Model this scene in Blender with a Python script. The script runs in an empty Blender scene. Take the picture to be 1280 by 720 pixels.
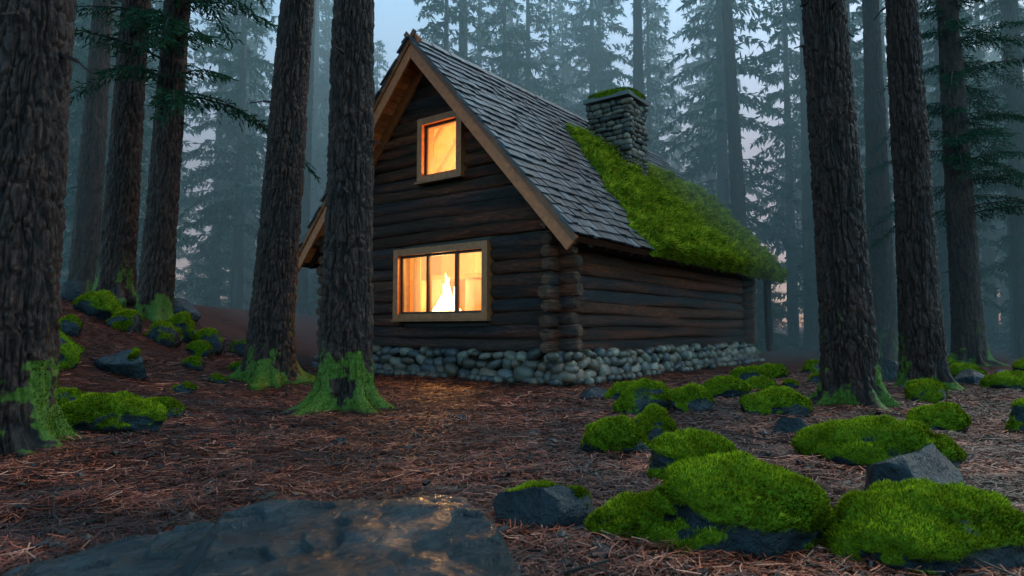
import bpy, bmesh, math, random
import numpy as np
from mathutils import Vector
random.seed(3); rng=np.random.default_rng(5)
scene=bpy.context.scene

# ---------------------------------------------------------------- noise
def _h(ix,iy,iz,seed):
    h=(ix.astype(np.int64)*374761393+iy.astype(np.int64)*668265263+iz.astype(np.int64)*2147483647+seed*144665)&0xffffffff
    h=((h^(h>>13))*1274126177)&0xffffffff
    h=((h^(h>>16))*2246822519)&0xffffffff
    h=h^(h>>15)
    return (h&0xffffff)/float(0xffffff)
def vnoise(p,seed=0):
    i=np.floor(p); f=p-i; f=f*f*(3-2*f); i=i.astype(np.int64); r=0
    for a in (0,1):
        wa=f[:,0] if a else 1-f[:,0]
        for b in (0,1):
            wb=f[:,1] if b else 1-f[:,1]
            for c in (0,1):
                wc=f[:,2] if c else 1-f[:,2]
                r=r+wa*wb*wc*_h(i[:,0]+a,i[:,1]+b,i[:,2]+c,seed)
    return r
def fbm(p,o=4,seed=0):
    s=0;a=.5;t=0
    for k in range(o):
        s=s+a*vnoise(p*(2**k)+17.3*k,seed+k);t+=a;a*=.5
    return s/t
def voro(p,seed=0):
    i=np.floor(p).astype(np.int64); F1=np.full(len(p),9.);F2=np.full(len(p),9.)
    for a in (-1,0,1):
        for b in (-1,0,1):
            for c in (-1,0,1):
                x=i[:,0]+a;y=i[:,1]+b;z=i[:,2]+c
                d=np.sqrt((x+_h(x,y,z,seed)-p[:,0])**2+(y+_h(x,y,z,seed+7)-p[:,1])**2+(z+_h(x,y,z,seed+13)-p[:,2])**2)
                m=d<F1
                F2=np.where(m,F1,np.minimum(F2,d));F1=np.where(m,d,F1)
    return F1,F2
def sm(t):
    t=np.clip(t,0,1);return t*t*(3-2*t)

# ---------------------------------------------------------------- mesh builder
class MB:
    def __init__(s): s.v=[];s.f=[];s.c=[];s.n=0
    def add(s,v,f,col=(1,1,1),mat=0,smooth=True):
        v=np.asarray(v,float);f=np.asarray(f,np.int64)
        c=np.empty((len(v),3));c[:]=col
        s.v.append(v);s.c.append(c);s.f.append((f+s.n,mat,smooth));s.n+=len(v)
    def mesh(s,name,mats):
        me=bpy.data.meshes.new(name)
        V=np.concatenate(s.v);C=np.concatenate(s.c)
        me.vertices.add(len(V));me.vertices.foreach_set('co',V.astype(np.float32).ravel())
        li=np.concatenate([f.ravel() for f,_,_ in s.f])
        tot=np.concatenate([np.full(len(f),f.shape[1]) for f,_,_ in s.f])
        st=np.concatenate([[0],np.cumsum(tot)[:-1]])
        mi=np.concatenate([np.full(len(f),m) for f,m,_ in s.f])
        sh=np.concatenate([np.full(len(f),k) for f,_,k in s.f])
        me.loops.add(len(li));me.loops.foreach_set('vertex_index',li.astype(np.int32))
        me.polygons.add(len(tot));me.polygons.foreach_set('loop_start',st.astype(np.int32))
        me.polygons.foreach_set('loop_total',tot.astype(np.int32))
        me.polygons.foreach_set('material_index',mi.astype(np.int32))
        me.polygons.foreach_set('use_smooth',sh.astype(bool))
        at=me.color_attributes.new('Col','FLOAT_COLOR','POINT')
        at.data.foreach_set('color',np.hstack([C,np.ones((len(C),1))]).astype(np.float32).ravel())
        for m in mats: me.materials.append(m)
        me.update(calc_edges=True);me.validate()
        return me
    def obj(s,name,mats,parent=None,loc=(0,0,0)):
        o=bpy.data.objects.new(name,s.mesh(name,mats));scene.collection.objects.link(o)
        o.location=loc
        if parent:o.parent=parent
        return o
def empty(name,loc=(0,0,0)):
    o=bpy.data.objects.new(name,None);o.empty_display_size=.3;o.location=loc;scene.collection.objects.link(o);return o
def link(name,me,loc,parent=None,rot=0,sc=1):
    o=bpy.data.objects.new(name,me);scene.collection.objects.link(o);o.location=loc
    o.rotation_euler=(0,0,rot);o.scale=(sc,sc,sc) if np.isscalar(sc) else sc
    if parent:o.parent=parent
    return o
_ico={}
def ico(n):
    if n not in _ico:
        bm=bmesh.new();bmesh.ops.create_icosphere(bm,subdivisions=n,radius=1)
        _ico[n]=(np.array([v.co[:] for v in bm.verts]),np.array([[v.index for v in f.verts] for f in bm.faces]));bm.free()
    return _ico[n][0].copy(),_ico[n][1]
BF=np.array([[0,3,2,1],[4,5,6,7],[0,1,5,4],[1,2,6,5],[2,3,7,6],[3,0,4,7]])
def box(mb,a,b,col=(1,1,1),mat=0,M=None):
    (x0,y0,z0),(x1,y1,z1)=a,b
    v=np.array([[x0,y0,z0],[x1,y0,z0],[x1,y1,z0],[x0,y1,z0],[x0,y0,z1],[x1,y0,z1],[x1,y1,z1],[x0,y1,z1]],float)
    if M is not None:v=M(v)
    mb.add(v,BF,col,mat,False)
def beam(mb,p0,p1,w,h,up=(0,0,1),col=(1,1,1),mat=0):
    p0=np.array(p0,float);p1=np.array(p1,float);d=p1-p0;L=np.linalg.norm(d);d/=L
    u=np.array(up,float);s=np.cross(d,u);s/=np.linalg.norm(s);u=np.cross(s,d)
    box(mb,(0,-w/2,-h/2),(L,w/2,h/2),col,mat,lambda v:p0+v[:,:1]*d+v[:,1:2]*s+v[:,2:]*u)
def blades(mb,V,F,mask,n,ln,wd,colA,colB,mat,bias=(0,0,.35),seed=0,thr=.5):
    r=np.random.default_rng(seed)
    T=F if F.shape[1]==3 else np.concatenate([F[:,:3],F[:,[0,2,3]]])
    a=V[T[:,0]];b=V[T[:,1]];c=V[T[:,2]];N=np.cross(b-a,c-a);A=np.linalg.norm(N,axis=1)
    m=mask[T].mean(1);w=A*np.clip((m-thr+.15)*3,0,1)
    if w.sum()<=0:return
    k=r.choice(len(T),n,p=w/w.sum())
    u=r.random((n,2));q=u.sum(1)>1;u[q]=1-u[q]
    P=a[k]+(b-a)[k]*u[:,:1]+(c-a)[k]*u[:,1:]
    Nn=N[k]/np.maximum(A[k],1e-9)[:,None]
    D=Nn+r.normal(0,.5,(n,3))+np.array(bias);D/=np.linalg.norm(D,axis=1)[:,None]
    S=np.cross(D,r.normal(0,1,(n,3)));S/=np.linalg.norm(S,axis=1)[:,None]
    l=(ln*r.uniform(.5,1.2,n))[:,None]
    v=np.stack([P-S*wd-Nn*wd,P+S*wd-Nn*wd,P+D*l],1).reshape(-1,3)
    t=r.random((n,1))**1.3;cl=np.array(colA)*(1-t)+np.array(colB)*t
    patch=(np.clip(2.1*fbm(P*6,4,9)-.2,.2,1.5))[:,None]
    side=(.4+.6*np.clip(Nn[:,2:]*1.3+.2,0,1)) # shading painted into blade colour: light tops, dark flanks and undersides
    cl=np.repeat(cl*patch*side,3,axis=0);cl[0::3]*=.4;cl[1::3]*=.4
    mb.add(v,np.arange(3*n).reshape(-1,3),cl,mat,True)

# ---------------------------------------------------------------- materials
class MT:
    def __init__(s,name):
        s.m=bpy.data.materials.new(name);s.m.use_nodes=True;s.nt=s.m.node_tree
        s.b=s.nt.nodes['Principled BSDF'];s.out=s.nt.nodes['Material Output']
    def n(s,t,**k):
        o=s.nt.nodes.new(t)
        for a,b in k.items():setattr(o,a,b)
        return o
    def l(s,a,b):s.nt.links.new(a,b)
    def coords(s,scale=(1,1,1)):
        t=s.n('ShaderNodeTexCoord');m=s.n('ShaderNodeMapping');m.inputs['Scale'].default_value=scale
        s.l(t.outputs['Object'],m.inputs['Vector']);return m.outputs[0]
    def noise(s,vec,sc,det=5,rough=.6,dist=0):
        o=s.n('ShaderNodeTexNoise');o.inputs['Scale'].default_value=sc;o.inputs['Detail'].default_value=det
        o.inputs['Roughness'].default_value=rough;o.inputs['Distortion'].default_value=dist
        s.l(vec,o.inputs['Vector']);return o.outputs['Fac']
    def ramp(s,fac,stops):
        r=s.n('ShaderNodeValToRGB');e=r.color_ramp.elements
        while len(e)<len(stops):e.new(.5)
        for i,(p,c) in enumerate(stops):
            e[i].position=p;e[i].color=(*c,1) if not np.isscalar(c) else (c,c,c,1)
        s.l(fac,r.inputs[0]);return r.outputs[0]
    def mix(s,fac,a,b,mode='MIX'):
        o=s.n('ShaderNodeMix',data_type='RGBA',blend_type=mode)
        for x,i in ((fac,0),(a,6),(b,7)):
            if hasattr(x,'is_linked'):s.l(x,o.inputs[i])
            else:o.inputs[i].default_value=x if i==0 else (*x,1)
        return o.outputs[2]
    def col(s):
        o=s.n('ShaderNodeAttribute',attribute_name='Col');return o.outputs['Color']
    def sep(s,c):
        o=s.n('ShaderNodeSeparateColor');s.l(c,o.inputs[0]);return o.outputs
    def math(s,op,a,b=0):
        o=s.n('ShaderNodeMath',operation=op)
        for i,x in enumerate((a,b)):
            if hasattr(x,'is_linked'):s.l(x,o.inputs[i])
            else:o.inputs[i].default_value=x
        return o.outputs[0]
    def fin(s,col,rough=.8,h=None,bs=.5,bd=.02,spec=.5):
        for x,i in ((col,'Base Color'),(rough,'Roughness')):
            if hasattr(x,'is_linked'):s.l(x,s.b.inputs[i])
            else:s.b.inputs[i].default_value=x if i=='Roughness' else (*x,1)
        s.b.inputs['Specular IOR Level'].default_value=spec
        if h is not None:
            o=s.n('ShaderNodeBump');o.inputs['Strength'].default_value=bs;o.inputs['Distance'].default_value=bd
            s.l(h,o.inputs['Height']);s.l(o.outputs[0],s.b.inputs['Normal'])
        return s.m
def m_bark():
    t=MT('bark');c=t.sep(t.col());v=t.coords((1,1,.16));v2=t.coords()
    n1=t.noise(v,34,7,.72);n2=t.noise(v2,1.9,3);n3=t.noise(v2,28,5,.7)
    nn=t.math('ADD',t.math('MULTIPLY',n1,.65),t.math('MULTIPLY',n3,.35))
    plate=t.ramp(nn,[(.34,(.006,.0035,.003)),(.5,(.028,.011,.008)),(.66,(.12,.050,.034))])
    plate=t.mix(t.ramp(n2,[(.42,0.0),(.68,.6)]),plate,(.018,.013,.012))
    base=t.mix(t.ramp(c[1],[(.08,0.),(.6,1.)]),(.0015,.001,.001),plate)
    moss=t.mix(t.noise(v2,30,3),(.014,.035,.005),(.10,.18,.012))
    mk=t.ramp(t.math('ADD',c[0],t.math('MULTIPLY',t.math('SUBTRACT',t.noise(v2,14,5),.5),1.3)),[(.42,0.),(.62,1.)])
    h=t.math('ADD',nn,t.math('MULTIPLY',c[1],.3))
    return t.fin(t.mix(mk,base,moss),.55,h,1.,.04,.25)
def m_rock():
    t=MT('wet_slate_and_moss');c=t.sep(t.col());v=t.coords()
    n1=t.noise(v,4,9,.68,.3);n2=t.noise(v,40,4)
    base=t.ramp(n1,[(.3,(.002,.005,.006)),(.5,(.006,.014,.019)),(.75,(.022,.042,.052))])
    base=t.mix(t.ramp(t.noise(v,2.3,4),[(.58,0.),(.74,.3)]),base,(.026,.019,.014))
    moss=t.mix(t.noise(v,22,4),(.025,.055,.005),(.15,.23,.013))
    mk=t.ramp(t.math('ADD',c[0],t.math('MULTIPLY',t.math('SUBTRACT',n2,.5),.7)),[(.42,0.),(.58,1.)])
    rg=t.mix(mk,t.mix(t.ramp(t.noise(v,7,6),[(.38,0.),(.62,1.)]),(.08,.08,.08),(.36,.36,.36)),(.95,.95,.95))
    t.fin(t.mix(mk,base,moss),rg,t.math('ADD',n1,t.math('MULTIPLY',n2,.2)),1.,.08,.2)
    sp=t.math('MULTIPLY',t.math('SUBTRACT',1.0,mk),.30);t.l(sp,t.b.inputs['Specular IOR Level'])
    return t.m
def m_blade():
    t=MT('foliage');c=t.col()
    d=t.n('ShaderNodeBsdfDiffuse');tr=t.n('ShaderNodeBsdfTranslucent');mx=t.n('ShaderNodeMixShader');mx.inputs[0].default_value=.3
    t.l(c,d.inputs[0]);t.l(c,tr.inputs[0]);t.l(d.outputs[0],mx.inputs[1]);t.l(tr.outputs[0],mx.inputs[2])
    t.l(mx.outputs[0],t.out.inputs[0]);return t.m
def m_ground():
    t=MT('needle_litter');v=t.coords();v2=t.coords((1,.35,1));v3=t.coords((.35,1,1))
    n1=t.noise(v,.9,5);n2=t.noise(v2,60,4,.7,1.5);n3=t.noise(v3,55,4,.7,1.5);n4=t.noise(v,9,6,.7)
    f=t.math('MAXIMUM',n2,n3)
    base=t.ramp(f,[(.42,(.009,.003,.0025)),(.56,(.060,.013,.006)),(.72,(.22,.058,.031))])
    base=t.mix(t.ramp(n1,[(.35,.0),(.65,.7)]),base,(.015,.005,.004))
    base=t.mix(t.ramp(n4,[(.5,.0),(.68,.7)]),base,(.12,.025,.011))
    return t.fin(base,.7,t.math('ADD',f,n4),.9,.04,.22)
def m_tint(name,rough=.7,sc=20,stretch=(1,1,1),bs=.5,bd=.01,var=.6,spec=.4):
    t=MT(name);v=t.coords(stretch);n=t.noise(v,sc,6,.65)
    k=t.ramp(n,[(.25,1-var),(.75,1+var*.6)])
    return t.fin(t.mix(1.0,t.col(),k,'MULTIPLY'),rough,n,bs,bd,spec)
def m_log():
    t=MT('weathered_log');v=t.coords((.4,.4,4.));n=t.noise(v,13,8,.78);n2=t.noise(t.coords(),1.1,4)
    k=t.ramp(n,[(.34,.08),(.5,.7),(.68,2.8)])
    c=t.mix(1.0,t.col(),k,'MULTIPLY')
    c=t.mix(t.ramp(n2,[(.52,0.),(.7,.35)]),c,(.015,.017,.020))
    return t.fin(c,.38,n,1.,.06,.32)
def m_emit(name,col,st):
    t=MT(name);e=t.n('ShaderNodeEmission');e.inputs[0].default_value=(*col,1);e.inputs[1].default_value=st
    t.l(e.outputs[0],t.out.inputs[0]);return t.m
def m_glass():
    t=MT('window_glass');a=t.n('ShaderNodeBsdfTransparent');g=t.n('ShaderNodeBsdfGlossy');g.inputs['Roughness'].default_value=.08
    x=t.n('ShaderNodeMixShader');x.inputs[0].default_value=.04
    d=t.n('ShaderNodeBsdfTranslucent');d.inputs[0].default_value=(1,.9,.75,1);y=t.n('ShaderNodeMixShader');y.inputs[0].default_value=.15
    t.l(a.outputs[0],y.inputs[1]);t.l(d.outputs[0],y.inputs[2])
    t.l(y.outputs[0],x.inputs[1]);t.l(g.outputs[0],x.inputs[2]);t.l(x.outputs[0],t.out.inputs[0]);return t.m
BARK=m_bark();ROCK=m_rock();BLADE=m_blade();GROUND=m_ground();LOG=m_log()
WOOD=m_tint('cedar_trim',.5,9,(1,1,1),.4,.01,.5);SHAKE=m_tint('cedar_shakes',.34,12,(3,1,1),.8,.015,.65,.4)
STONE=m_tint('river_stone',.45,14,(1,1,1),.5,.01,.5);MORTAR=m_tint('mortar',.9,30)
NEEDLE=m_tint('dry_needles',.5,3,(1,1,1),0.,.01,.2);INNER=m_tint('interior_wood',.7,6,(1,1,.3),.3,.01,.35)
FLAME=m_emit('flame',(1,.66,.26),10);GLASS=m_glass()
CLOTH=m_tint('curtain_cloth',.9,4,(6,6,.3),.1,.01,.3)

# ---------------------------------------------------------------- terrain
def terr(x,y):
    x=np.asarray(x,float);y=np.asarray(y,float)
    h=1.75*sm((-x-4)/6)*sm((y-5)/7)
    p=np.stack([x,y,0*x],-1).reshape(-1,3)
    far=sm((np.hypot(x,y)-30)/40)
    n=(fbm(p*.5,3,3)-.5).reshape(x.shape)*.14+(fbm(p*2.3,3,8)-.5).reshape(x.shape)*.09
    return h+n+far*((fbm(p*.06,2,5)-.5).reshape(x.shape)*3+.5)-.02
def tz(x,y):return float(terr(np.array([x]),np.array([y]))[0])
def build_ground():
    n=520;t=np.linspace(-1,1,n);k=5.6
    g=220*np.sinh(k*t)/np.sinh(k)
    X,Y=np.meshgrid(g,g+5,indexing='xy')
    Z=terr(X,Y)
    P=np.stack([X.ravel(),Y.ravel(),np.zeros(n*n)],1)
    near=1-sm((np.hypot(X,Y)-8)/8)
    Z=Z+near*((fbm(P*14,3,21)-.5)*.05).reshape(n,n)
    V=np.stack([X.ravel(),Y.ravel(),Z.ravel()],1)
    i=np.arange(n*n).reshape(n,n)
    F=np.stack([i[:-1,:-1],i[:-1,1:],i[1:,1:],i[1:,:-1]],-1).reshape(-1,4)
    mb=MB();mb.add(V,F);mb.obj('ground',[GROUND])
build_ground()
def build_needles():
    N=170000
    y=1.1*(16/1.1)**rng.random(N);x=(rng.random(N)*2-1)*(y*.95+.5)
    a=rng.random(N)*math.tau;L=rng.uniform(.06,.21,N);w=.0012+.00038*y
    dx=np.cos(a);dy=np.sin(a);cv=rng.normal(0,.22,N)*L
    P0=np.stack([x,y,0*x],1)
    z=terr(x,y)+(fbm(P0*14,3,21)-.5)*.05*(1-sm((np.hypot(x,y)-8)/8))+.006
    pts=[];lift=rng.uniform(0,.05,N)
    for s in (-.5,0,.5):
        k=(1-4*s*s)*cv
        px=x+dx*L*s-dy*k;py=y+dy*L*s+dx*k
        pz=z+lift*rng.uniform(0.2,1,N)
        pts.append((np.stack([px-dy*w,py+dx*w,pz],1),np.stack([px+dy*w,py-dx*w,pz+w*.6],1)))
    V=np.stack([q for p in pts for q in p],1).reshape(-1,3)
    b=np.arange(N)[:,None]*6
    F=np.concatenate([b+np.array([0,1,3,2]),b+np.array([2,3,5,4])])
    t=rng.random((N,1))
    pal=np.array([[.12,.021,.008],[.28,.060,.024],[.46,.18,.11],[.022,.007,.005]])
    c=pal[rng.choice(4,N,p=[.37,.28,.07,.28])]*(.6+.7*t)
    patch=fbm(P0*1.7,4,55);c=c*(np.clip((patch-.28)*2.9,.22,1.35))[:,None]
    mb=MB();mb.add(V,F,np.repeat(c,6,axis=0),0,False);mb.obj('pine_needles',[NEEDLE])
    mb=MB()
    for k in range(1000):
        yy=1.6*(18/1.6)**random.random();xx=(random.random()*2-1)*(yy*.8+.3)
        L=random.uniform(.05,.22)*(1 if random.random()<.8 else 2.6);r=random.uniform(.005,.014)
        an=random.random()*math.tau;zz=tz(xx,yy)+.025
        q=np.array([xx,yy,zz]);d=np.array([math.cos(an),math.sin(an),random.uniform(-.05,.2)])
        c=np.array([.014,.009,.008])*random.uniform(.4,2)
        if random.random()<.55:
            V,F=ico(1);V=V*np.array([random.uniform(.02,.085),random.uniform(.015,.045),random.uniform(.008,.024)]);V=V*(1+.5*(rng.random((len(V),1))-.5))
            V=np.stack([V[:,0]*d[0]-V[:,1]*d[1],V[:,0]*d[1]+V[:,1]*d[0],V[:,2]+V[:,0]*random.uniform(-.4,.4)],1);mb.add(V+q,F,c,0,False)
        else:
            m=q+d*L*.5+np.array([random.gauss(0,.15)*L,random.gauss(0,.15)*L,.01])
            beam(mb,q,m,r,r,col=c);beam(mb,m,q+d*L,r*.7,r*.7,col=c)
    mb.obj('fallen_twigs',[NEEDLE])
build_needles()

# ---------------------------------------------------------------- conifer crowns
def crown(name,H,z0,Lmax,nbr,seed,k=6,tl=.17,tw=.022,droop=.45,trunk=0,step=.17):
    r=np.random.default_rng(seed);mb=MB();TP=[];TD=[];TC=[]
    for i in range(nbr):
        f=(i+r.random())/nbr;z=z0+(H-z0)*f;az=r.random()*math.tau
        L=Lmax*(1-f)**.75*r.uniform(.55,1.15)+.25
        d=np.array([math.cos(az),math.sin(az),0]);s=np.array([-d[1],d[0],0])
        n=max(3,int(L/step));t=np.linspace(.12,1,n)
        dr=droop*r.uniform(.6,1.3)
        P=np.array([0,0,z])+d*(L*t)[:,None]+np.array([0,0,1])*(L*(.22*t-dr*t*t))[:,None]
        P+=s*(r.normal(0,.06)*L*t*t)[:,None]
        bt=np.linspace(0,1,6);B=np.array([0,0,z])+d*(L*bt)[:,None]+np.array([0,0,1])*(L*(.22*bt-dr*bt*bt))[:,None]
        bw=(.012*L*(1-bt*.8)+.004)[:,None]
        V=np.stack([B-s*bw,B+np.array([0,0,1])*bw,B+s*bw],1).reshape(-1,3)
        Fb=[]
        for j in range(5):
            for q in range(3):
                Fb.append([j*3+q,j*3+(q+1)%3,j*3+3+(q+1)%3,j*3+3+q])
        mb.add(V,Fb,(.018,.013,.01),0)
        for side in (-1,1,0):
            tlx=(.16+.30*L*(1-t*.75)*(.35 if side==0 else 1)*.55)*r.uniform(.6,1.2,n)
            D=d*.55+s*side*.9+np.array([0,0,-1])*(r.uniform(.15,.7,n) if side else r.uniform(.5,1.1,n))[:,None]
            D/=np.linalg.norm(D,axis=1)[:,None]
            for q in range(k):
                u=(q+r.random(n))/k
                Q=P+D*(tlx*u)[:,None]
                E=D+r.normal(0,.42,(n,3))+np.array([0,0,-.15]);E/=np.linalg.norm(E,axis=1)[:,None]
                TP.append(Q);TD.append(E);TC.append((.55+.75*t*u)[:,None]*np.array([.022,.062,.036])*r.uniform(.7,1.25,(n,1)))
    P=np.concatenate(TP);D=np.concatenate(TD);C=np.concatenate(TC);n=len(P)
    S=np.cross(D,r.normal(0,1,(n,3)));S/=np.linalg.norm(S,axis=1)[:,None]
    l=(tl*r.uniform(.6,1.3,n))[:,None]
    V=np.stack([P-D*l*.15,P+D*l*.4+S*tw,P+D*l,P+D*l*.4-S*tw],1).reshape(-1,3)
    mb.add(V,np.arange(4*n).reshape(-1,4),np.repeat(C,4,axis=0),1)
    if trunk:
        zz=np.linspace(-.8,H,14);th=np.linspace(0,math.tau,11)[:-1]
        R=trunk*(1-.93*np.clip(zz/H,0,1))
        V=np.stack([np.outer(R,np.cos(th)),np.outer(R,np.sin(th)),np.repeat(zz[:,None],10,1)],-1).reshape(-1,3)
        F=[[a*10+b,a*10+(b+1)%10,(a+1)*10+(b+1)%10,(a+1)*10+b] for a in range(13) for b in range(10)]
        mb.add(V,F,(0,.6,.5),0)
    return mb.mesh(name,[BARK,BLADE])
CR_HI=[crown('crown_hemlock_%d'%i,15,0,2.9,105,40+i,6,.15,.017,.55,0,.13) for i in range(2)]
CR_TOP=crown('crown_pine',9,0,2.2,40,61,4,.26,.05,.3,0,.25)
CONI=[crown('conifer_%d'%i,24,z0,L,nb,80+i,4,.34,.055,.5,.34,.26) for i,(z0,L,nb) in enumerate([(1.5,3.4,120),(4,3.0,105),(7,3.2,90),(2.5,2.6,120)])]
SAP=[crown('sapling_%d'%i,3.2,.1,1.1,46,95+i,4,.15,.02,.3,.04,.14) for i in range(2)]

# ---------------------------------------------------------------- big trunks
def pine(x,y,r,H=17,lean=(0,0),seed=0,nseg=180,dz=.028,zhi=8,flare=1,moss=.5,top=True,low=None,lowz=4,lrot=0,lsc=1.,nb=0):
    gz=tz(x,y);E=empty('pine_tree',(x,y,gz))
    z=np.concatenate([np.arange(-.35,zhi,dz),np.linspace(zhi,H,30)[1:]]);th=np.linspace(0,math.tau,nseg+1)[:-1]
    Z,T=np.meshgrid(z,th,indexing='ij');rr=random.Random(seed)
    lob=np.zeros_like(T)
    for j in range(7):
        a=j/7*math.tau+rr.uniform(-.35,.35);w=rr.uniform(.12,.26)
        dd=np.abs((T-a+math.pi)%math.tau-math.pi);lob+=rr.uniform(.35,1.25)*np.exp(-(dd/w)**2)
    zc=np.maximum(Z,0)
    R=r*(1-.72*np.clip(Z,0,H)/H)
    R=R+flare*r*(.12*np.exp(-zc/.6)+(1.5*lob+.05)*np.exp(-zc/.11)*.8+.30*lob*np.exp(-zc/.45))
    X=np.cos(T);Y=np.sin(T)
    bx=np.stack([(X*r).ravel(),(Y*r).ravel(),Z.ravel()],1)
    R=R*(1+(fbm(bx*np.array([1.6,1.6,.7])+seed,3,seed)-.5).reshape(R.shape)*.16)
    # bark: long wandering furrows, broken into plates by short cross cracks
    wp=bx+np.stack([(fbm(bx*np.array([5,5,2]),3,seed+5)-.5)*.10,(fbm(bx*np.array([5,5,2])+9,3,seed+6)-.5)*.10,(fbm(bx*4+5,3,seed+7)-.5)*.4],1)
    rd=np.abs(fbm(wp*np.array([13,13,1.7])+seed,3,seed+1)-.5)*2
    fur=np.clip(rd*5.0,0,1)
    F1,F2=voro(wp*np.array([12,12,4.2])+seed*3.1,seed);cr=np.clip((F2-F1)*4.0,0,1)
    rd2=np.abs(fbm(wp*np.array([30,30,5])+seed*2,2,seed+4)-.5)*2;fur2=np.clip(rd2*5,0,1)
    cav=fur**.6*(.35+.65*cr**.7)*(.68+.32*fur2)
    fine=fbm(bx*np.array([40,40,22]),3,seed+9)
    hgt=(cav*.95+fine*.5).reshape(R.shape)
    nz=(fbm(bx*4.0,4,seed+2).reshape(R.shape)-.5)
    mk=np.clip(.80-(Z/max(moss,.01))*.9+nz*4.2+np.clip(lob,0,1)*.6*(Z<moss*1.5),0,1)*(1 if moss>0 else 0)
    mk=np.maximum(mk, np.clip((fbm(bx*np.array([5,5,2]),4,seed+33).reshape(R.shape)-.47)*4,0,.75)*np.exp(-zc/1.7)*(moss>0))
    R=R+(hgt-.7)*.062*min(1,r/.35)*(1-.45*mk)
    lx=lean[0]*Z;ly=lean[1]*Z
    V=np.stack([X*R+lx,Y*R+ly,Z],-1).reshape(-1,3)
    n=len(z);i=np.arange(n*nseg).reshape(n,nseg);j=np.roll(i,-1,1)
    F=np.stack([i[:-1],j[:-1],j[1:],i[1:]],-1).reshape(-1,4)
    mb=MB();C=np.stack([mk.ravel(),np.clip(cav,0,1),fine],1)
    mb.add(V,F,C,0)
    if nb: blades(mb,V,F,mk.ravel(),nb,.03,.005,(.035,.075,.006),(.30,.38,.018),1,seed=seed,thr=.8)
    for j in range(8):
        zz=rr.uniform(2.6,zhi);a=rr.uniform(0,math.tau);R0=r*(1-.72*zz/H)
        L=rr.uniform(.08,.4);d=np.array([math.cos(a),math.sin(a),rr.uniform(-.5,.15)])
        p=np.array([lean[0]*zz+d[0]*R0*.9,lean[1]*zz+d[1]*R0*.9,zz]);q=p+d*L*.5;e=q+(d+np.array([rr.gauss(0,.3),rr.gauss(0,.3),-.3]))*L*.5
        beam(mb,p,q,.03,.03,col=(0,.5,.5));beam(mb,q,e,.016,.016,col=(0,.5,.5))
    mb.obj('trunk',[BARK,BLADE],E)
    if top: link('crown',CR_TOP,(lean[0]*(H-6),lean[1]*(H-6),H-6),E,seed,1.)
    if low is not None: link('low_branches',CR_HI[low],(lean[0]*lowz,lean[1]*lowz,lowz),E,lrot,lsc)
    return E
pine(-4.30,5.6,.33,16,(.025,0),1,260,.018,7,.8,.5,nb=8000)
pine(-4.40,11.9,.38,18,(.055,0),2,220,.024,8,1.0,.5,nb=7000)
pine(-2.20,8.75,.325,17,(.004,0),3,250,.020,7,1.0,.5,nb=9000)
pine(4.58,8.9,.33,18,(-.04,0),4,250,.020,7,.8,.4,nb=5000)
pine(7.05,11.3,.315,18,(-.02,0),5,190,.026,8,.9,.4,nb=3000)
pine(13.2,19.0,.40,20,(-.02,0),6,110,.05,10,.7,.3,low=0,lowz=4.2,lrot=1.0,lsc=.9)
pine(-9.1,15.0,.37,19,(.035,0),7,120,.05,10,.8,.4)
pine(-7.8,14.3,.33,19,(.04,0),8,120,.05,10,.8,.5,low=1,lowz=4.6,lrot=.4,lsc=1.0)
pine(-12.6,19.2,.36,20,(.03,0),9,90,.07,10,.6,.2)
pine(-8.6,10.6,.30,18,(.05,0),14,100,.06,8,.6,.4)
pine(12.4,22,.42,20,(0,0),10,90,.07,12,.6,.2)
pine(9.8,27.5,.36,22,(-.035,0),11,80,.08,13,.5,.2)
pine(14.2,31.0,.40,22,(0,0),12,70,.09,14,.5,.0)
pine(18.4,23.5,.36,22,(0,0),15,70,.09,12,.5,.0,low=1,lowz=3.0,lrot=2.2,lsc=1.)
pine(6.5,33,.42,24,(0,0),13,70,.09,16,.5,.0)
pine(-9.8,30,.40,24,(.02,0),16,70,.09,16,.5,.0)
pine(-2.6,34,.42,24,(.0,0),17,70,.09,16,.5,.0)
pine(21,27,.42,24,(.0,0),18,70,.09,16,.5,.0)

# ---------------------------------------------------------------- background forest (one mass)
FOR=empty('conifer_forest')
rr=random.Random(12);pts=[]
clear=[(-.50,.04),(-.185,.025),(.375,.045),(.60,.02),(-.36,.02)]
tries=0
while len(pts)<170 and tries<6000:
    tries+=1
    y=rr.uniform(25,95);x=rr.uniform(-.95*y-5,.95*y+5)
    if any(math.hypot(x-a,y-b)<2.6 for a,b in pts):continue
    if -9<x<14 and y<30:continue
    if any(abs(x/y-c)<w for c,w in clear):continue
    if y<36 and rr.random()<.35:continue
    pts.append((x,y))
    m=CONI[rr.choice([0,1,1,2,2,3])];s=rr.uniform(.85,1.4)
    link('conifer',m,(x,y,tz(x,y)-.1),FOR,rr.random()*6.28,(s*rr.uniform(.8,1),s*rr.uniform(.8,1),s))
for i in range(110):
    y=rr.uniform(27,60);x=rr.uniform(-.9*y,.9*y)
    if -8<x<14 and y<31:continue
    link('sapling',rr.choice(SAP),(x,y,tz(x,y)-.1),FOR,rr.random()*6.28,rr.uniform(.6,1.8))

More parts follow.
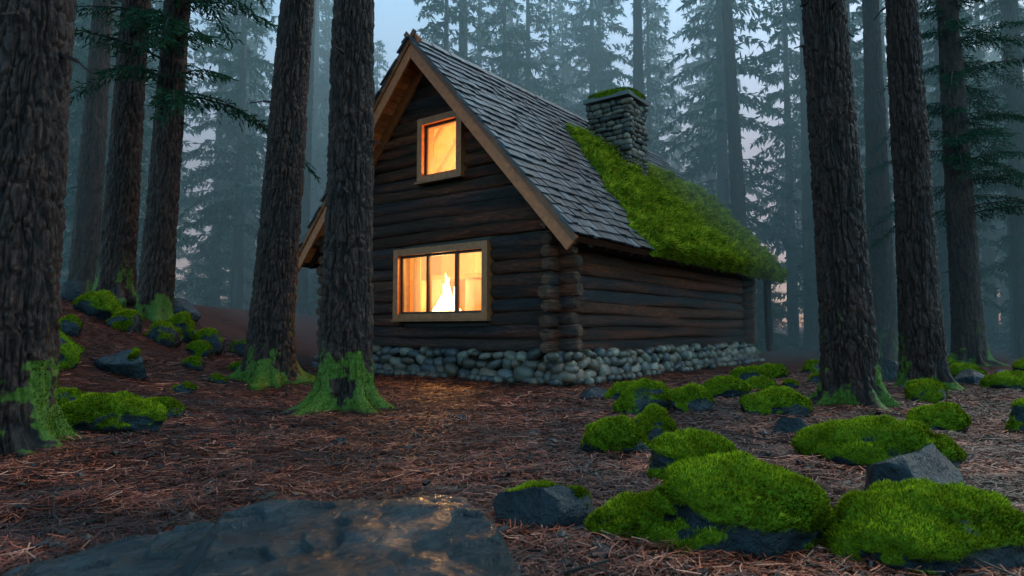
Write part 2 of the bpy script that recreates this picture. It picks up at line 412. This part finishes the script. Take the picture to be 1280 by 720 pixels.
# ---------------------------------------------------------------- rocks
def rock(x,y,w,h,d=None,moss=1.,seed=0,sub=5,rot=0,nb=0,ang=False,sink=.40,name=None):
    d=d or w*.66;V,F=ico(sub);r=np.random.default_rng(seed+100)
    n0=V.copy()
    V=V*(1+(fbm(n0*1.2+seed*5.3,3,seed)-.5)[:,None]*(.75 if not ang else .4))
    for k in range(14 if ang else 5):
        n=r.normal(0,1,3);n/=np.linalg.norm(n);o=r.uniform(.55,.85) if ang else r.uniform(.72,.95)
        e=np.maximum(V@n-o,0);V=V-e[:,None]*n*(.96 if ang else .75)
    V[:,:2]/=np.abs(V[:,:2]).max(0);V[:,2]=np.where(V[:,2]>0,V[:,2]/V[:,2].max(),V[:,2]/abs(V[:,2].min()))
    hz=h/(2-2*sink)
    V=V*np.array([w/2,d/2,hz])
    c,s=math.cos(rot),math.sin(rot);V=V@np.array([[c,s,0],[-s,c,0],[0,0,1]])
    N=np.zeros_like(V);fn=np.cross(V[F[:,1]]-V[F[:,0]],V[F[:,2]]-V[F[:,0]])
    for q in range(3):np.add.at(N,F[:,q],fn)
    N/=np.linalg.norm(N,axis=1)[:,None]+1e-9
    P=V+seed*3.7
    mk=np.clip(N[:,2]*1.1+(fbm(P*3/max(w,.4),4,seed+4)-.5)*2.6-(1-moss)*1.8+.30,0,1)
    F1,_=voro(P*(9 if w<.7 else 6),seed)
    F1b,_=voro(P*25,seed+1)
    puff=(.08*(1-F1)+.018*(1-F1b))*min(1.,w)
    rough=(fbm(P*7,4,seed+8)-.5)*.05*min(1,w)*(1-mk*.5)
    V=V+N*(mk*puff)[:,None]+N*rough[:,None]
    mb=MB();mb.add(V,F,np.stack([mk,1-F1,F1b],1),0)
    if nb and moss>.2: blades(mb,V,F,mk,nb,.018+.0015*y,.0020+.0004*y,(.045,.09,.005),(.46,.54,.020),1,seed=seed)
    return mb.obj(name or ('mossy_rock' if moss>.45 else 'slate_rock'),[ROCK,BLADE],None,(x,y,tz(x,y)+hz*(1-2*sink)-.01))
rocks=[ # x, y, w, h, moss, ang, blades
(.14,3.60,.62,.22,.45,1,4000),(1.02,3.20,.92,.34,1,0,20000),(.60,3.30,.44,.18,1,0,7000),
(1.25,4.60,.68,.25,1,0,10000),(2.72,5.0,1.08,.32,1,0,15000),(2.40,3.98,.78,.31,.35,1,2500),
(1.92,3.05,.96,.25,1,0,18000),(.88,5.65,.56,.27,1,0,7000),(1.28,6.1,.50,.27,.95,0,6000),
(1.62,8.0,.78,.33,1,0,6000),(2.1,7.75,.52,.30,1,0,4000),(1.25,9.6,.75,.2,.1,1,0),(1.62,9.3,.6,.28,1,0,3000),
(3.18,9.8,.66,.29,1,0,4000),(4.3,12.0,.6,.32,1,0,2500),(5.3,13.6,.75,.28,1,0,2500),(4.05,10.8,.56,.2,1,0,2000),
(3.05,7.75,.78,.27,1,0,6000),(5.9,9.4,.68,.24,1,0,3500),(4.3,6.7,.68,.23,1,0,4500),(2.6,6.25,.36,.17,.1,1,0),
(8.3,11.0,1.0,.27,1,0,3500),(8.6,12.4,.7,.3,.15,1,0),(9.6,13.0,.6,.26,.2,1,0),(9.3,13.6,.7,.3,1,0,2500),
(5.15,6.6,.5,.3,.9,0,2500),(7.3,16,.6,.3,.9,0,1500),(7.3,12.9,.65,.5,.15,1,0),(9.9,15.2,.8,.4,.9,0,1500),
(6.35,10.1,.55,.2,.9,0,2000),(11.4,14.5,.9,.4,.7,0,1500),(3.75,9.2,.5,.16,.95,0,2000),
(-3.95,6.55,1.0,.32,1,0,10000),(-4.0,7.5,.55,.22,.9,0,3000),(-6.0,10.2,1.1,.34,.45,1,2500),
(-5.35,8.0,.5,.2,.9,0,2500),(-6.75,9.6,.85,.42,1,0,4000),(-8.0,12.6,.95,.42,1,0,3500),(-8.9,13.2,.5,.4,.1,1,0),
(-7.3,12.4,.6,.36,.9,0,2500),(-6.75,12.7,.7,.38,1,0,2500),(-6.9,13.7,.75,.5,1,0,2500),(-6.3,13.6,.7,.45,1,0,2500),
(-8.1,16.0,1.0,.45,.1,1,0),(-6.0,14.6,.5,.3,.9,0,1000),(-8.6,11.9,.7,.36,.9,0,2500),(-5.2,12.6,.45,.2,.9,0,1000),
(-5.7,11.8,.4,.2,.9,0,1000),(-6.1,12.9,.5,.3,1,0,1500),
(5.6,12.1,.4,.18,.9,0,1000),(6.0,14.9,.5,.22,1,0,1000),(8.0,14.2,.5,.22,1,0,1000),(10.6,12.6,.6,.3,.9,0,1500),(8.9,9.9,.4,.18,.9,0,1500),
(6.6,12.9,.35,.2,.2,1,0),(4.75,11.3,.3,.12,.9,0,700),(1.95,9.0,.3,.14,.2,1,0),(3.6,5.9,.24,.10,.2,1,0),(-4.9,9.9,.35,.15,.8,0,1000),
(-5.0,11.2,.3,.14,.9,0,800),(-7.4,11.0,.5,.25,.9,0,1500),(.2,6.6,.16,.06,.1,1,0),(-1.6,6.1,.2,.07,.1,1,0),(-.6,7.6,.22,.07,.1,1,0),(-2.0,4.9,.14,.05,.1,1,0),
(6.9,8.7,.35,.16,.2,1,0),
]
for i,(x,y,w,h,mo,an,nb) in enumerate(rocks):
    rock(x,y,w,h,moss=mo,seed=i+1,sub=6 if (y<5 and w>.4) else (5 if y<9 else 4),rot=random.uniform(-.5,.5),nb=nb,ang=bool(an))
# faceted slate slab, close to the viewer: convex blocks bounded by a tilted top and steep broken sides
def block(X,Y,poly,zt,tx,ty,slopes,seed):
    cx=sum(p[0] for p in poly)/len(poly);cy=sum(p[1] for p in poly)/len(poly)
    P=np.stack([X.ravel(),Y.ravel(),0*X.ravel()],1)
    Z=zt+tx*(X-cx)+ty*(Y-cy)+((fbm(P*4.5,6,seed)-.5)*.06).reshape(X.shape)
    st=(fbm(P*2.6+3,3,seed+9)-.5).reshape(X.shape)
    Z=Z-.020*np.round(np.clip(st*7,-2,2))
    for k in range(len(poly)):
        a=poly[k];b=poly[(k+1)%len(poly)];L=math.hypot(b[0]-a[0],b[1]-a[1])
        d=((b[0]-a[0])*(Y-a[1])-(b[1]-a[1])*(X-a[0]))/L
        d=d+((fbm(P*5,5,seed+k)-.5)*.07).reshape(X.shape)
        Z=np.minimum(Z,zt+.01+slopes[k%len(slopes)]*d)
    return Z
gx=np.linspace(-2.0,.3,480);gy=np.linspace(1.25,2.9,340);GX,GY=np.meshgrid(gx,gy,indexing='xy')
A=[(-.80,1.78),(-.70,1.50),(-.2,1.45),(.01,1.70),(-.05,2.12),(-.15,2.38),(-.60,2.52),(-.90,2.44),(-1.12,2.18)]
B=[(-1.72,2.12),(-1.0,1.72),(-.95,2.3),(-1.12,2.58),(-1.45,2.62),(-1.70,2.40)]
ZA=block(GX,GY,A,.36,.02,.02,[1.3,2.2,2.5,1.6,2.4,3,3,2.5,1.4],5);ZB=block(GX,GY,B,.20,.10,.05,[1.5,2,2,1.4,1.6,1.1],9)
Z=np.maximum(np.maximum(ZA,ZB),-.15);base=tz(-.6,2.1)
V=np.stack([GX.ravel(),GY.ravel(),Z.ravel()+base],1);i=np.arange(V.shape[0]).reshape(GX.shape)
F=np.stack([i[:-1,:-1],i[:-1,1:],i[1:,1:],i[1:,:-1]],-1).reshape(-1,4);F=F[Z.ravel()[F].max(1)>-.14]
mb=MB();mb.add(V,F,(0,.5,.5),0);mb.obj('slate_slab',[ROCK])

# ---------------------------------------------------------------- cabin
CAB=empty('log_cabin',(.88,12.6,.03));CAB.rotation_euler=(0,0,math.radians(-37.3))
XL=-6.85;YB=10.9;RX=-3.42;RZ=7.42;SL=1.13;EX=.78
def logg(mb,p0,p1,r,seed,col,cap=True):
    p0=np.array(p0,float);p1=np.array(p1,float);L=np.linalg.norm(p1-p0);d=(p1-p0)/L
    n=max(3,int(L/.10));ns=22;t=np.linspace(0,1,n);th=np.linspace(0,math.tau,ns+1)[:-1]
    u=np.array([0,0,1.]) if abs(d[2])<.9 else np.array([1.,0,0]);s=np.cross(d,u);s/=np.linalg.norm(s);u=np.cross(s,d)
    T,A=np.meshgrid(t,th,indexing='ij')
    q=np.stack([(T*L*1.2).ravel(),(np.cos(A)*1.3).ravel(),(np.sin(A)*1.3).ravel()],1)
    nn=fbm(q+seed*7.7,3,seed%50)
    Rr=r*(1+(nn-.5)*.36).reshape(T.shape)
    dist=np.minimum(T*L,(1-T)*L)
    Rr=Rr*(1-.14*np.exp(-(dist/.08)**2))
    bend=.025*np.sin(T*L*.7+seed)
    V=p0+d*(T*L)[...,None]+s*(np.cos(A)*Rr)[...,None]+u*(np.sin(A)*Rr+bend)[...,None]
    i=np.arange(n*ns).reshape(n,ns);j=np.roll(i,-1,1)
    F=np.stack([i[:-1],j[:-1],j[1:],i[1:]],-1).reshape(-1,4)
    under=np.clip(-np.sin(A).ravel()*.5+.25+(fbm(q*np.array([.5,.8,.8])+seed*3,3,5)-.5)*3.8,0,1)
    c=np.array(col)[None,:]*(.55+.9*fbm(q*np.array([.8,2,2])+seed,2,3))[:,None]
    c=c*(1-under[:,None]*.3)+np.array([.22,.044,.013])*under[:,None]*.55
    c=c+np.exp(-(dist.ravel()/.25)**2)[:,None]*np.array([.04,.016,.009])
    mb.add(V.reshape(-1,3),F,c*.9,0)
    if cap:
        for e,P in ((0,p0),(1,p1)):
            ring=V[0] if e==0 else V[-1];k=d*(.03 if e else -.03)
            W=np.concatenate([ring,P+(ring-P)*.82+k,[P+k*1.3+u*bend[0 if e==0 else -1,0]]])
            Fc=[[a,(a+1)%ns,ns+(a+1)%ns,ns+a] for a in range(ns)]
            if e==0:Fc=[f[::-1] for f in Fc]
            mb.add(W,Fc,np.array([.09,.045,.028]),0,False)
            Ft=[[ns+a,ns+(a+1)%ns,2*ns] for a in range(ns)]
            if e==0:Ft=[f[::-1] for f in Ft]
            mb.add(W,Ft,np.array([.15,.068,.038])*random.uniform(.45,1.2),0,False)
def lc():
    b=random.choice([(.05,.024,.016),(.055,.030,.023),(.034,.026,.027),(.09,.032,.016),(.04,.037,.040)])
    k=random.uniform(.45,1.25);return tuple(a*k for a in b)
W1=(-4.37,-1.57,1.20,2.80);W2=(-3.63,-2.30,4.28,5.72)
PT=.262;r0=.140
mb=MB();sd=1
z=.56+r0*.8
while z<RZ-.35:
    hw=(RZ-.12-z)/SL-.08
    a=max(XL-.40,RX-hw);b=min(.40,RX+hw)
    if z<3.0:a,b=XL-.40+random.uniform(-.06,.06),.42+random.uniform(-.07,.07)
    segs=[(a,b)]
    for w in (W1,W2):
        if w[2]-.02<z<w[3]+.02: segs=[(a,w[0]+.07),(w[1]-.07,b)]
    for s in segs:
        if s[1]-s[0]>.1: logg(mb,(s[0],0,z),(s[1],0,z),r0*random.uniform(.93,1.08),sd,lc());sd+=1
    z+=PT
z=.58
while z<3.25:
    logg(mb,(0,-.44+random.uniform(-.07,.07),z+.04),(0,YB+.3,z+.04),r0*random.uniform(.93,1.08),sd,lc());sd+=1
    logg(mb,(XL,-.40+random.uniform(-.04,.04),z+.04),(XL,YB+.3,z+.04),r0,sd,lc());sd+=1
    z+=PT
z=.56+r0*.8
while z<RZ-.4:
    hw=(RZ-.12-z)/SL-.08;a=max(XL-.3,RX-hw);b=min(.44,RX+hw)
    logg(mb,(a,YB-.25,z),(b,YB-.25,z),r0*1.05,sd,lc());sd+=1;z+=PT
for x in (-3.42,-1.4,-5.44,.1,-6.94):
    zz=RZ-SL*abs(x-RX)-.32
    logg(mb,(x,-.52,zz),(x,.8,zz),.10,sd,(.10,.045,.022));sd+=1
logg(mb,(.55,YB+.9,.3),(.55,YB+.9,2.7),.12,sd,lc())
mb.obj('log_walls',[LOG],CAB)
mb=MB();dk=(.015,.008,.005);ya,yb=.02,.10;e=.05  # dark backing added unseen behind the logs to block light leaking through gaps
def lin(x0,x1,z0,z1):
    box(mb,(x0,ya,z0),(x1,yb,z1),dk)
lin(XL,W1[0]+e,.45,3.3);lin(W1[1]-e,0,.45,3.3);lin(W1[0]+e,W1[1]-e,.45,W1[2]+e);lin(W1[0]+e,W1[1]-e,W1[3]-e,3.3)
def trap(x0l,x0r,z0,x1l,x1r,z1):
    mb.add([[x0l,ya,z0],[x0r,ya,z0],[x1r,ya,z1],[x1l,ya,z1],[x0l,yb,z0],[x0r,yb,z0],[x1r,yb,z1],[x1l,yb,z1]],[[0,1,2,3],[7,6,5,4],[0,3,7,4],[1,5,6,2],[3,2,6,7],[0,4,5,1]],dk,0,False)
H=lambda z:(RZ-.22-z)/SL
za,zb_=W2[2]+e,W2[3]-e
trap(RX-H(3.3),RX+H(3.3),3.301,RX-H(za),RX+H(za),za)
trap(RX-H(za),W2[0]+e,za+.001,RX-H(zb_),W2[0]+e,zb_)
trap(W2[1]-e,RX+H(za),za+.001,W2[1]-e,RX+H(zb_),zb_)
trap(RX-H(zb_),RX+H(zb_),zb_+.001,RX-.02,RX+.02,RZ-.24)
box(mb,(-.10,.101,.45),(-.02,YB-.3,3.35),dk);box(mb,(XL+.02,.101,.45),(XL+.10,YB-.3,3.35),dk)
mb.obj('light_leak_backing',[WOOD],CAB)

def stone(mb,c,hs,pw,col,sub=2,rot=0,ax='y',seed=0):
    V,F=ico(sub);V=np.sign(V)*np.abs(V)**pw
    V=V*(1+(fbm(V*1.4+seed*3.3,2,seed%40)-.5)[:,None]*.45)
    cr,sr=math.cos(rot),math.sin(rot)
    if ax=='y': V=V*np.array([hs[0],hs[2],hs[1]]);V=np.stack([V[:,0]*cr-V[:,2]*sr,V[:,1],V[:,0]*sr+V[:,2]*cr],1)
    else: V=V*np.array([hs[2],hs[0],hs[1]]);V=np.stack([V[:,0],V[:,1]*cr-V[:,2]*sr,V[:,1]*sr+V[:,2]*cr],1)
    mb.add(V+np.array(c),F,col,0)
def scol(dark=1.):
    b=np.array(random.choice([(.22,.17,.13),(.28,.23,.17),(.14,.135,.13),(.24,.16,.11),(.36,.31,.24),(.09,.095,.10),(.18,.17,.13)]))
    return b*random.uniform(.4,1.25)*dark
mb=MB()
box(mb,(XL-.15,-.12,-.4),(.12,YB+.15,.50),(.015,.014,.013),1)
def frow(length,fn,ax):
    for row in range(3):
        t=-.45
        while t<length+.15:
            w=random.uniform(.08,.25)*(1.15 if row==0 else 1. if row==1 else .8)
            hh=min((.135,.11,.085)[row]*random.uniform(.75,1.35),w*1.1)
            zc=(.08,.28,.46)[row]+random.uniform(-.05,.05)
            stone(mb,fn(t+w,zc,(.10,.05,0)[row]+random.uniform(-.04,.06)),(w,hh,.14),.82,scol(.55),2,random.uniform(-.4,.4),ax,random.randint(0,999))
            t+=w*1.88
frow(-XL+.1,lambda t,z,o:(.16-t,-.16-o,z),'y')
frow(YB+.1,lambda t,z,o:(.16+o,t-.1,z),'x')
for i in range(150):
    if random.random()<.45: stone(mb,(random.uniform(XL,.3),-.34-random.random()*.3,.0),(random.uniform(.06,.15),.08,.10),.85,scol(.45),2,0,'y',i)
    else: stone(mb,(.34+random.random()*.3,random.uniform(-.3,YB),.0),(random.uniform(.06,.15),.08,.10),.85,scol(.45),2,0,'x',i)
mb.obj('stone_foundation',[STONE,MORTAR],CAB)

# roof
al=math.atan(SL);ca,sa=math.cos(al),math.sin(al);SLEN=(EX-RX)/ca;Y0,Y1=-.62,12.35
def slope(side,d,y,n):
    return np.stack([RX+side*(d*ca+n*sa),y,RZ-d*sa+n*ca],-1)
mb=MB()
for side in (1,-1):
    box(mb,(0,Y0+.03,-.10),(SLEN-.03,Y1,-.005),(.03,.022,.018),1,lambda v:slope(side,v[:,0],v[:,1],v[:,2]))
    d=.1
    while d<SLEN-.15:
        w=.17
        c=np.array([.66,.16,.045])*random.uniform(.45,1.15)  # soffit boards: warm light under the gable is put into this orange
        box(mb,(d,Y0+.05,-.135),(d+w-.012,.35,-.102),c,1,lambda v:slope(side,v[:,0],v[:,1],v[:,2]))
        d+=w
    ex=.27;nc=int(SLEN/ex)+1
    for cidx in range(nc):
        dd=SLEN+.05-cidx*ex;y=Y0-.06+random.uniform(-.1,0)
        while y<Y1+.03:
            w=random.uniform(.14,.34);ln=.42;j=random.uniform(-.03,.03);tk=random.uniform(.022,.05)
            d1=dd+j;d0=max(.0,d1-ln)
            base=np.array(random.choice([(.050,.060,.080),(.036,.048,.066),(.065,.076,.096),(.026,.034,.048),(.055,.058,.066),(.095,.11,.13)]))*random.uniform(.4,1.1)
            y1=min(y+w-.008,Y1+.05)
            def M(v,side=side,d0=d0,d1=d1,tk=tk):
                f=(v[:,0]-d0)/(d1-d0);return slope(side,v[:,0],v[:,1],v[:,2]*tk+f*.05)
            box(mb,(d0,y,0),(d1,y1,1),base,0,M);y+=w
    y=Y0-.05
    while y<Y1:
        box(mb,(-.02,y,.055),(.20,y+.3,.085+random.uniform(0,.015)),np.array([.045,.05,.065])*random.uniform(.7,1.2),0,lambda v:slope(side,v[:,0],v[:,1],v[:,2]));y+=.29
mb.obj('shake_roof',[SHAKE,WOOD],CAB)
mb=MB()
for side in (1,-1):
    c=np.array([.42,.11,.032])
    Lb=SLEN+.10
    box(mb,(-.14,Y0-.05,-.30),(Lb,Y0+.0,-.02),c,0,lambda v:slope(side,v[:,0],v[:,1]+(.004 if side>0 else 0),v[:,2]))
    box(mb,(-.20,Y0-.085,-.085),(Lb+.02,Y0-.05,.03),c*.4,0,lambda v:slope(side,v[:,0],v[:,1]+(.004 if side>0 else 0),v[:,2]))
    box(mb,(.25,-.19,-.36),(SLEN-1.15,-.13,-.14),c*.6,0,lambda v:slope(side,v[:,0],v[:,1]+(.004 if side>0 else 0),v[:,2]))
    box(mb,(SLEN-.03,Y0+.02,-.15),(SLEN+.01,Y1,-.01),c*.12,0,lambda v:slope(side,v[:,0],v[:,1],v[:,2]))
y=Y0+.35
while y<Y1:
    for side in (1,-1):
        p=slope(side,np.array([SLEN-.9]),np.array([y]),np.array([-.17]))[0];q=slope(side,np.array([SLEN-.02]),np.array([y]),np.array([-.17]))[0]
        beam(mb,p,q,.09,.13,col=(.035,.02,.015))
    y+=.55
mb.obj('roof_trim',[WOOD],CAB)

# roof moss
ny,nd=330,170
yy=np.linspace(1.6,Y1+.08,ny);dd=np.linspace(1.2,SLEN+.14,nd)
D_,Y_=np.meshgrid(dd,yy,indexing='ij');up=SLEN-D_
p=np.stack([D_.ravel(),Y_.ravel(),0*D_.ravel()],1)
nz=(fbm(p*1.6,3,4)-.5).reshape(D_.shape)
left=Y_-(2.35+up*.42)+nz*1.4
topb=(4.75-.045*(Y_-4))-up+nz*1.1
mk=np.clip(np.minimum(left*1.6,topb*1.6)+.3,-.4,1)
F1,_=voro(p*np.array([2.2,4.2,1]),3);F1b,_=voro(p*8,8)
th=np.where(mk>0,np.sqrt(np.clip(mk,0,1))*.11,-.1)+np.clip(mk,0,1)*((1-F1)*.40+(1-F1b)*.08-.13).reshape(D_.shape)
th=th*np.clip((SLEN+.16-D_)*7,0.1,1)
sag=np.where(D_>SLEN,(D_-SLEN)*1.0,0)
V=slope(1,D_.ravel(),Y_.ravel(),(th-sag*.5).ravel()+.03)
i=np.arange(nd*ny).reshape(nd,ny);F=np.stack([i[:-1,:-1],i[1:,:-1],i[1:,1:],i[:-1,1:]],-1).reshape(-1,4)
keep=mk.ravel()[F].max(1)>-.05;F=F[keep]
mb=MB();C=np.stack([np.clip(mk.ravel()*.3+.75,0,1),1-F1,F1b],1)
mb.add(V,F,C,0)
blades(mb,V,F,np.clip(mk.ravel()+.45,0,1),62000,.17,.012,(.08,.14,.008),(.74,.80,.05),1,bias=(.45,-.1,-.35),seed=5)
mb.obj('roof_moss',[ROCK,BLADE],CAB)

# chimney
mb=MB();cx0,cx1,cy0,cy1=-2.55,-1.30,5.5,6.6
box(mb,(cx0+.06,cy0+.06,3.6),(cx1-.06,cy1-.06,7.5),(.015,.014,.013),1)
z=3.9
while z<7.4:
    hh=random.uniform(.05,.095)
    for face in range(4):
        L=(cx1-cx0) if face in(0,2) else (cy1-cy0);t=random.uniform(-.08,0)
        while t<L-.02:
            w=random.uniform(.07,.2);tc=min(t+w,L-.03);o=random.uniform(-.03,.03)
            h2=hh*random.uniform(.85,1.1);zz=z+random.uniform(-.015,.015);col=scol(.42)
            if face==0:stone(mb,(cx0+tc,cy0+.04-o,zz),(w,h2,.08),.6,col,2,random.uniform(-.12,.12),'y',random.randint(0,999))
            if face==1:stone(mb,(cx1-.04+o,cy0+tc,zz),(w,h2,.08),.6,col,2,random.uniform(-.12,.12),'x',random.randint(0,999))
            if face==2:stone(mb,(cx0+tc,cy1-.04+o,zz),(w,h2,.08),.6,col,1,0,'y',random.randint(0,999))
            if face==3:stone(mb,(cx0+.04-o,cy0+tc,zz),(w,h2,.08),.6,col,1,0,'x',random.randint(0,999))
            t+=w*1.93
    z+=hh*1.85
box(mb,(cx0-.10,cy0-.10,7.44),(cx1+.10,cy1+.10,7.56),(.10,.10,.10),0)
mb.obj('stone_chimney',[STONE,MORTAR],CAB)
V,F=ico(5);V=np.sign(V)*np.abs(V)**.6*np.array([(cx1-cx0)/2+.12,(cy1-cy0)/2+.12,.10]);V[:,2]*=1+.5*fbm(V*5,2,3)
mb=MB();V+=np.array([(cx0+cx1)/2,(cy0+cy1)/2,7.58]);mb.add(V,F,(1,.5,.5),0)
blades(mb,V,F,np.clip(V[:,2]-7.5,0,.1)*10,5000,.07,.008,(.05,.09,.007),(.32,.40,.018),1,seed=8)
mb.obj('chimney_moss',[ROCK,BLADE],CAB)

# windows
def window(w,mull,name):
    mb=MB();x0,x1,z0,z1=w;t=.15;c=np.array([.33,.11,.038]);ya,yb=-.235,.16
    box(mb,(x0,ya,z0),(x0+t,yb,z1),c);box(mb,(x1-t,ya,z0),(x1,yb,z1),c*.95)
    box(mb,(x0+t,ya+.004,z1-t),(x1-t,yb,z1),c*.9)
    box(mb,(x0+t,ya+.004,z0),(x1-t,yb,z0+t*.8),c*1.0)
    box(mb,(x0-.04,ya-.04,z0-.05),(x1+.04,ya+.1,z0-.002),c*.8)
    i=.05;X0,X1,Z0,Z1=x0+t,x1-t,z0+t*.8,z1-t;dk=(.03,.016,.01)
    box(mb,(X0,-.12,Z0),(X0+i,-.05,Z1),dk);box(mb,(X1-i,-.12,Z0),(X1,-.05,Z1),dk)
    box(mb,(X0+i,-.12,Z1-i),(X1-i,-.05,Z1),dk);box(mb,(X0+i,-.12,Z0),(X1-i,-.05,Z0+i),dk)
    for m in mull:
        xm=X0+(X1-X0)*m;box(mb,(xm-.035,-.13,Z0+i),(xm+.035,-.045,Z1-i),dk)
    mb.obj(name,[WOOD],CAB)
    g=MB();g.add([[X0+i*.5,-.085,Z0+i*.5],[X1-i*.5,-.085,Z0+i*.5],[X1-i*.5,-.085,Z1-i*.5],[X0+i*.5,-.085,Z1-i*.5]],[[0,1,2,3]],1,0,False);g.obj(name+'_glass',[GLASS],CAB)
window(W1,(.34,.68),'front_window');window(W2,(),'gable_window')
mb=MB();c=(.62,.35,.16)
box(mb,(XL+.2,3.2,.5),(-.2,3.3,3.3),c);box(mb,(XL+.2,.3,.45),(-.2,3.3,.55),(.25,.13,.06))
box(mb,(XL+.2,.2,3.30),(-.2,3.3,3.38),c);box(mb,(-.3,.2,.5),(-.2,3.3,3.3),c);box(mb,(XL+.2,.2,.5),(XL+.3,3.3,3.3),c)
zt=RZ-.3;zb=3.38;hwb=(zt-zb)/SL
mb.add([[RX-hwb,2.4,zb],[RX+hwb,2.4,zb],[RX,2.4,zt],[RX-hwb,2.45,zb],[RX+hwb,2.45,zb],[RX,2.45,zt]],[[0,1,2],[5,4,3]],c,0,False)
for s in (1,-1):
    box(mb,(.1,.25,-.20),(4.6,2.4,-.17),(.66,.37,.16),0,lambda v:slope(s,v[:,0],v[:,1],v[:,2]))
    for k in range(3):
        yk=.6+k*.7
        p=slope(s,np.array([.15]),np.array([yk]),np.array([-.25]))[0];q=slope(s,np.array([4.2]),np.array([yk]),np.array([-.25]))[0]
        beam(mb,p,q,.07,.10,col=(.5,.26,.11))
HX=-4.75
box(mb,(HX-.75,2.2,.55),(HX-.45,2.9,2.3),(.30,.24,.19));box(mb,(HX+.45,2.2,.55),(HX+.75,2.9,2.3),(.30,.24,.19));box(mb,(HX-.85,2.1,2.3),(HX+.85,2.95,2.42),(.3,.16,.08))
box(mb,(HX-.6,2.4,2.42),(HX+.6,2.9,3.3),(.5,.36,.24));box(mb,(HX-.75,1.9,.55),(HX+.75,2.9,.95),(.25,.2,.17))
box(mb,(-6.5,.5,1.6),(-6.3,1.7,1.65),(.25,.12,.05))
for k in range(9):box(mb,(-6.5,.55+k*.12,1.65),(-6.35,.63+k*.12,1.65+random.uniform(.15,.3)),(random.uniform(.15,.4),.12,.06))
box(mb,(-6.5,2.0,.6),(-5.7,2.9,2.3),(.4,.2,.09))
mb.obj('interior_room',[INNER],CAB)
mb=MB()
for k in range(15):
    V,F=ico(3);h=random.uniform(.4,1.0)*(1-abs(k-7)/11);t=(V[:,2]+1)/2
    V=np.stack([V[:,0]*.17*(1-t*.85)+.13*np.sin(t*4+k)*t,V[:,1]*.12*(1-t*.7),(V[:,2]+1)*h*.95],1)
    mb.add(V+np.array([HX-.42+k*.06,2.0+random.uniform(-.12,.12),.95+random.uniform(0,.1)]),F)
mb.obj('hearth_flames',[FLAME],CAB)
mb=MB();xs=np.linspace(0,1,60)
for a,b in ((-4.2,-3.98),(-1.9,-1.74)):
    X=a+(b-a)*xs;Yv=.24+.035*np.sin(xs*28)
    V=np.concatenate([np.stack([X,Yv,0*X+1.2],1),np.stack([X,Yv,0*X+2.85],1)])
    F=[[i,i+1,61+i,60+i] for i in range(59)];mb.add(V,F,(.65,.42,.22))
mb.obj('curtains',[CLOTH],CAB)
def plight(name,loc,e,col=(1,.45,.12),r=.15):
    L=bpy.data.lights.new(name,'POINT');L.energy=e;L.color=col;L.shadow_soft_size=r
    o=bpy.data.objects.new(name,L);scene.collection.objects.link(o);o.location=loc;o.parent=CAB
plight('room_lamp',(-3.0,1.4,2.7),430);plight('attic_lamp',(-2.2,1.0,4.3),500,(1,.48,.15))
plight('hearth_light',(HX,1.75,1.6),300,(1,.52,.17))

# ---------------------------------------------------------------- mist
def fog(name,a,b,den,col,an=.2):
    mb=MB();box(mb,a,b)
    m=bpy.data.materials.new(name);m.use_nodes=True;nt=m.node_tree;nt.nodes.remove(nt.nodes['Principled BSDF'])
    v=nt.nodes.new('ShaderNodeVolumeScatter');v.inputs['Color'].default_value=(*col,1);v.inputs['Density'].default_value=den;v.inputs['Anisotropy'].default_value=an
    nt.links.new(v.outputs[0],nt.nodes['Material Output'].inputs['Volume']);mb.obj(name,[m])
fog('mist',(-110,18,-6),(110,120,34),.026,(.58,.88,.90))

# ---------------------------------------------------------------- light
w=bpy.data.worlds.new('World');scene.world=w;w.use_nodes=True;nt=w.node_tree
sky=nt.nodes.new('ShaderNodeTexSky');sky.sky_type='NISHITA';sky.sun_disc=False
sky.sun_elevation=math.radians(50);sky.sun_rotation=math.radians(60);sky.dust_density=1.2;sky.air_density=1.0;sky.ozone_density=2.
hs=nt.nodes.new('ShaderNodeMix');hs.data_type='RGBA';hs.blend_type='MULTIPLY';hs.inputs[0].default_value=1;hs.inputs[7].default_value=(.72,1.04,.94,1)
nt.links.new(sky.outputs[0],hs.inputs[6])
nt.links.new(hs.outputs[2],nt.nodes['Background'].inputs[0]);nt.nodes['Background'].inputs[1].default_value=.46
S=bpy.data.lights.new('sun','SUN');S.energy=1.1;S.angle=math.radians(30);S.color=(1,.95,.84)
so=bpy.data.objects.new('sun',S);scene.collection.objects.link(so)
e=math.radians(50);r=math.radians(60);v=Vector((math.sin(r)*math.cos(e),math.cos(r)*math.cos(e),math.sin(e)))
so.rotation_euler=v.to_track_quat('Z','Y').to_euler();so.location=(20,10,30)

cam=bpy.data.cameras.new('camera');co=bpy.data.objects.new('camera',cam);scene.collection.objects.link(co)
cam.lens=23.06;cam.sensor_width=36;cam.clip_end=1000;cam.clip_start=.05
co.location=(0,0,1.0);co.rotation_euler=(math.radians(93.63),0,0)
cam.dof.use_dof=True;cam.dof.focus_distance=10;cam.dof.aperture_fstop=4
scene.camera=co
scene.view_settings.view_transform='Standard';scene.view_settings.look='None';scene.view_settings.exposure=0
print('faces',sum(len(m.polygons) for m in bpy.data.meshes))
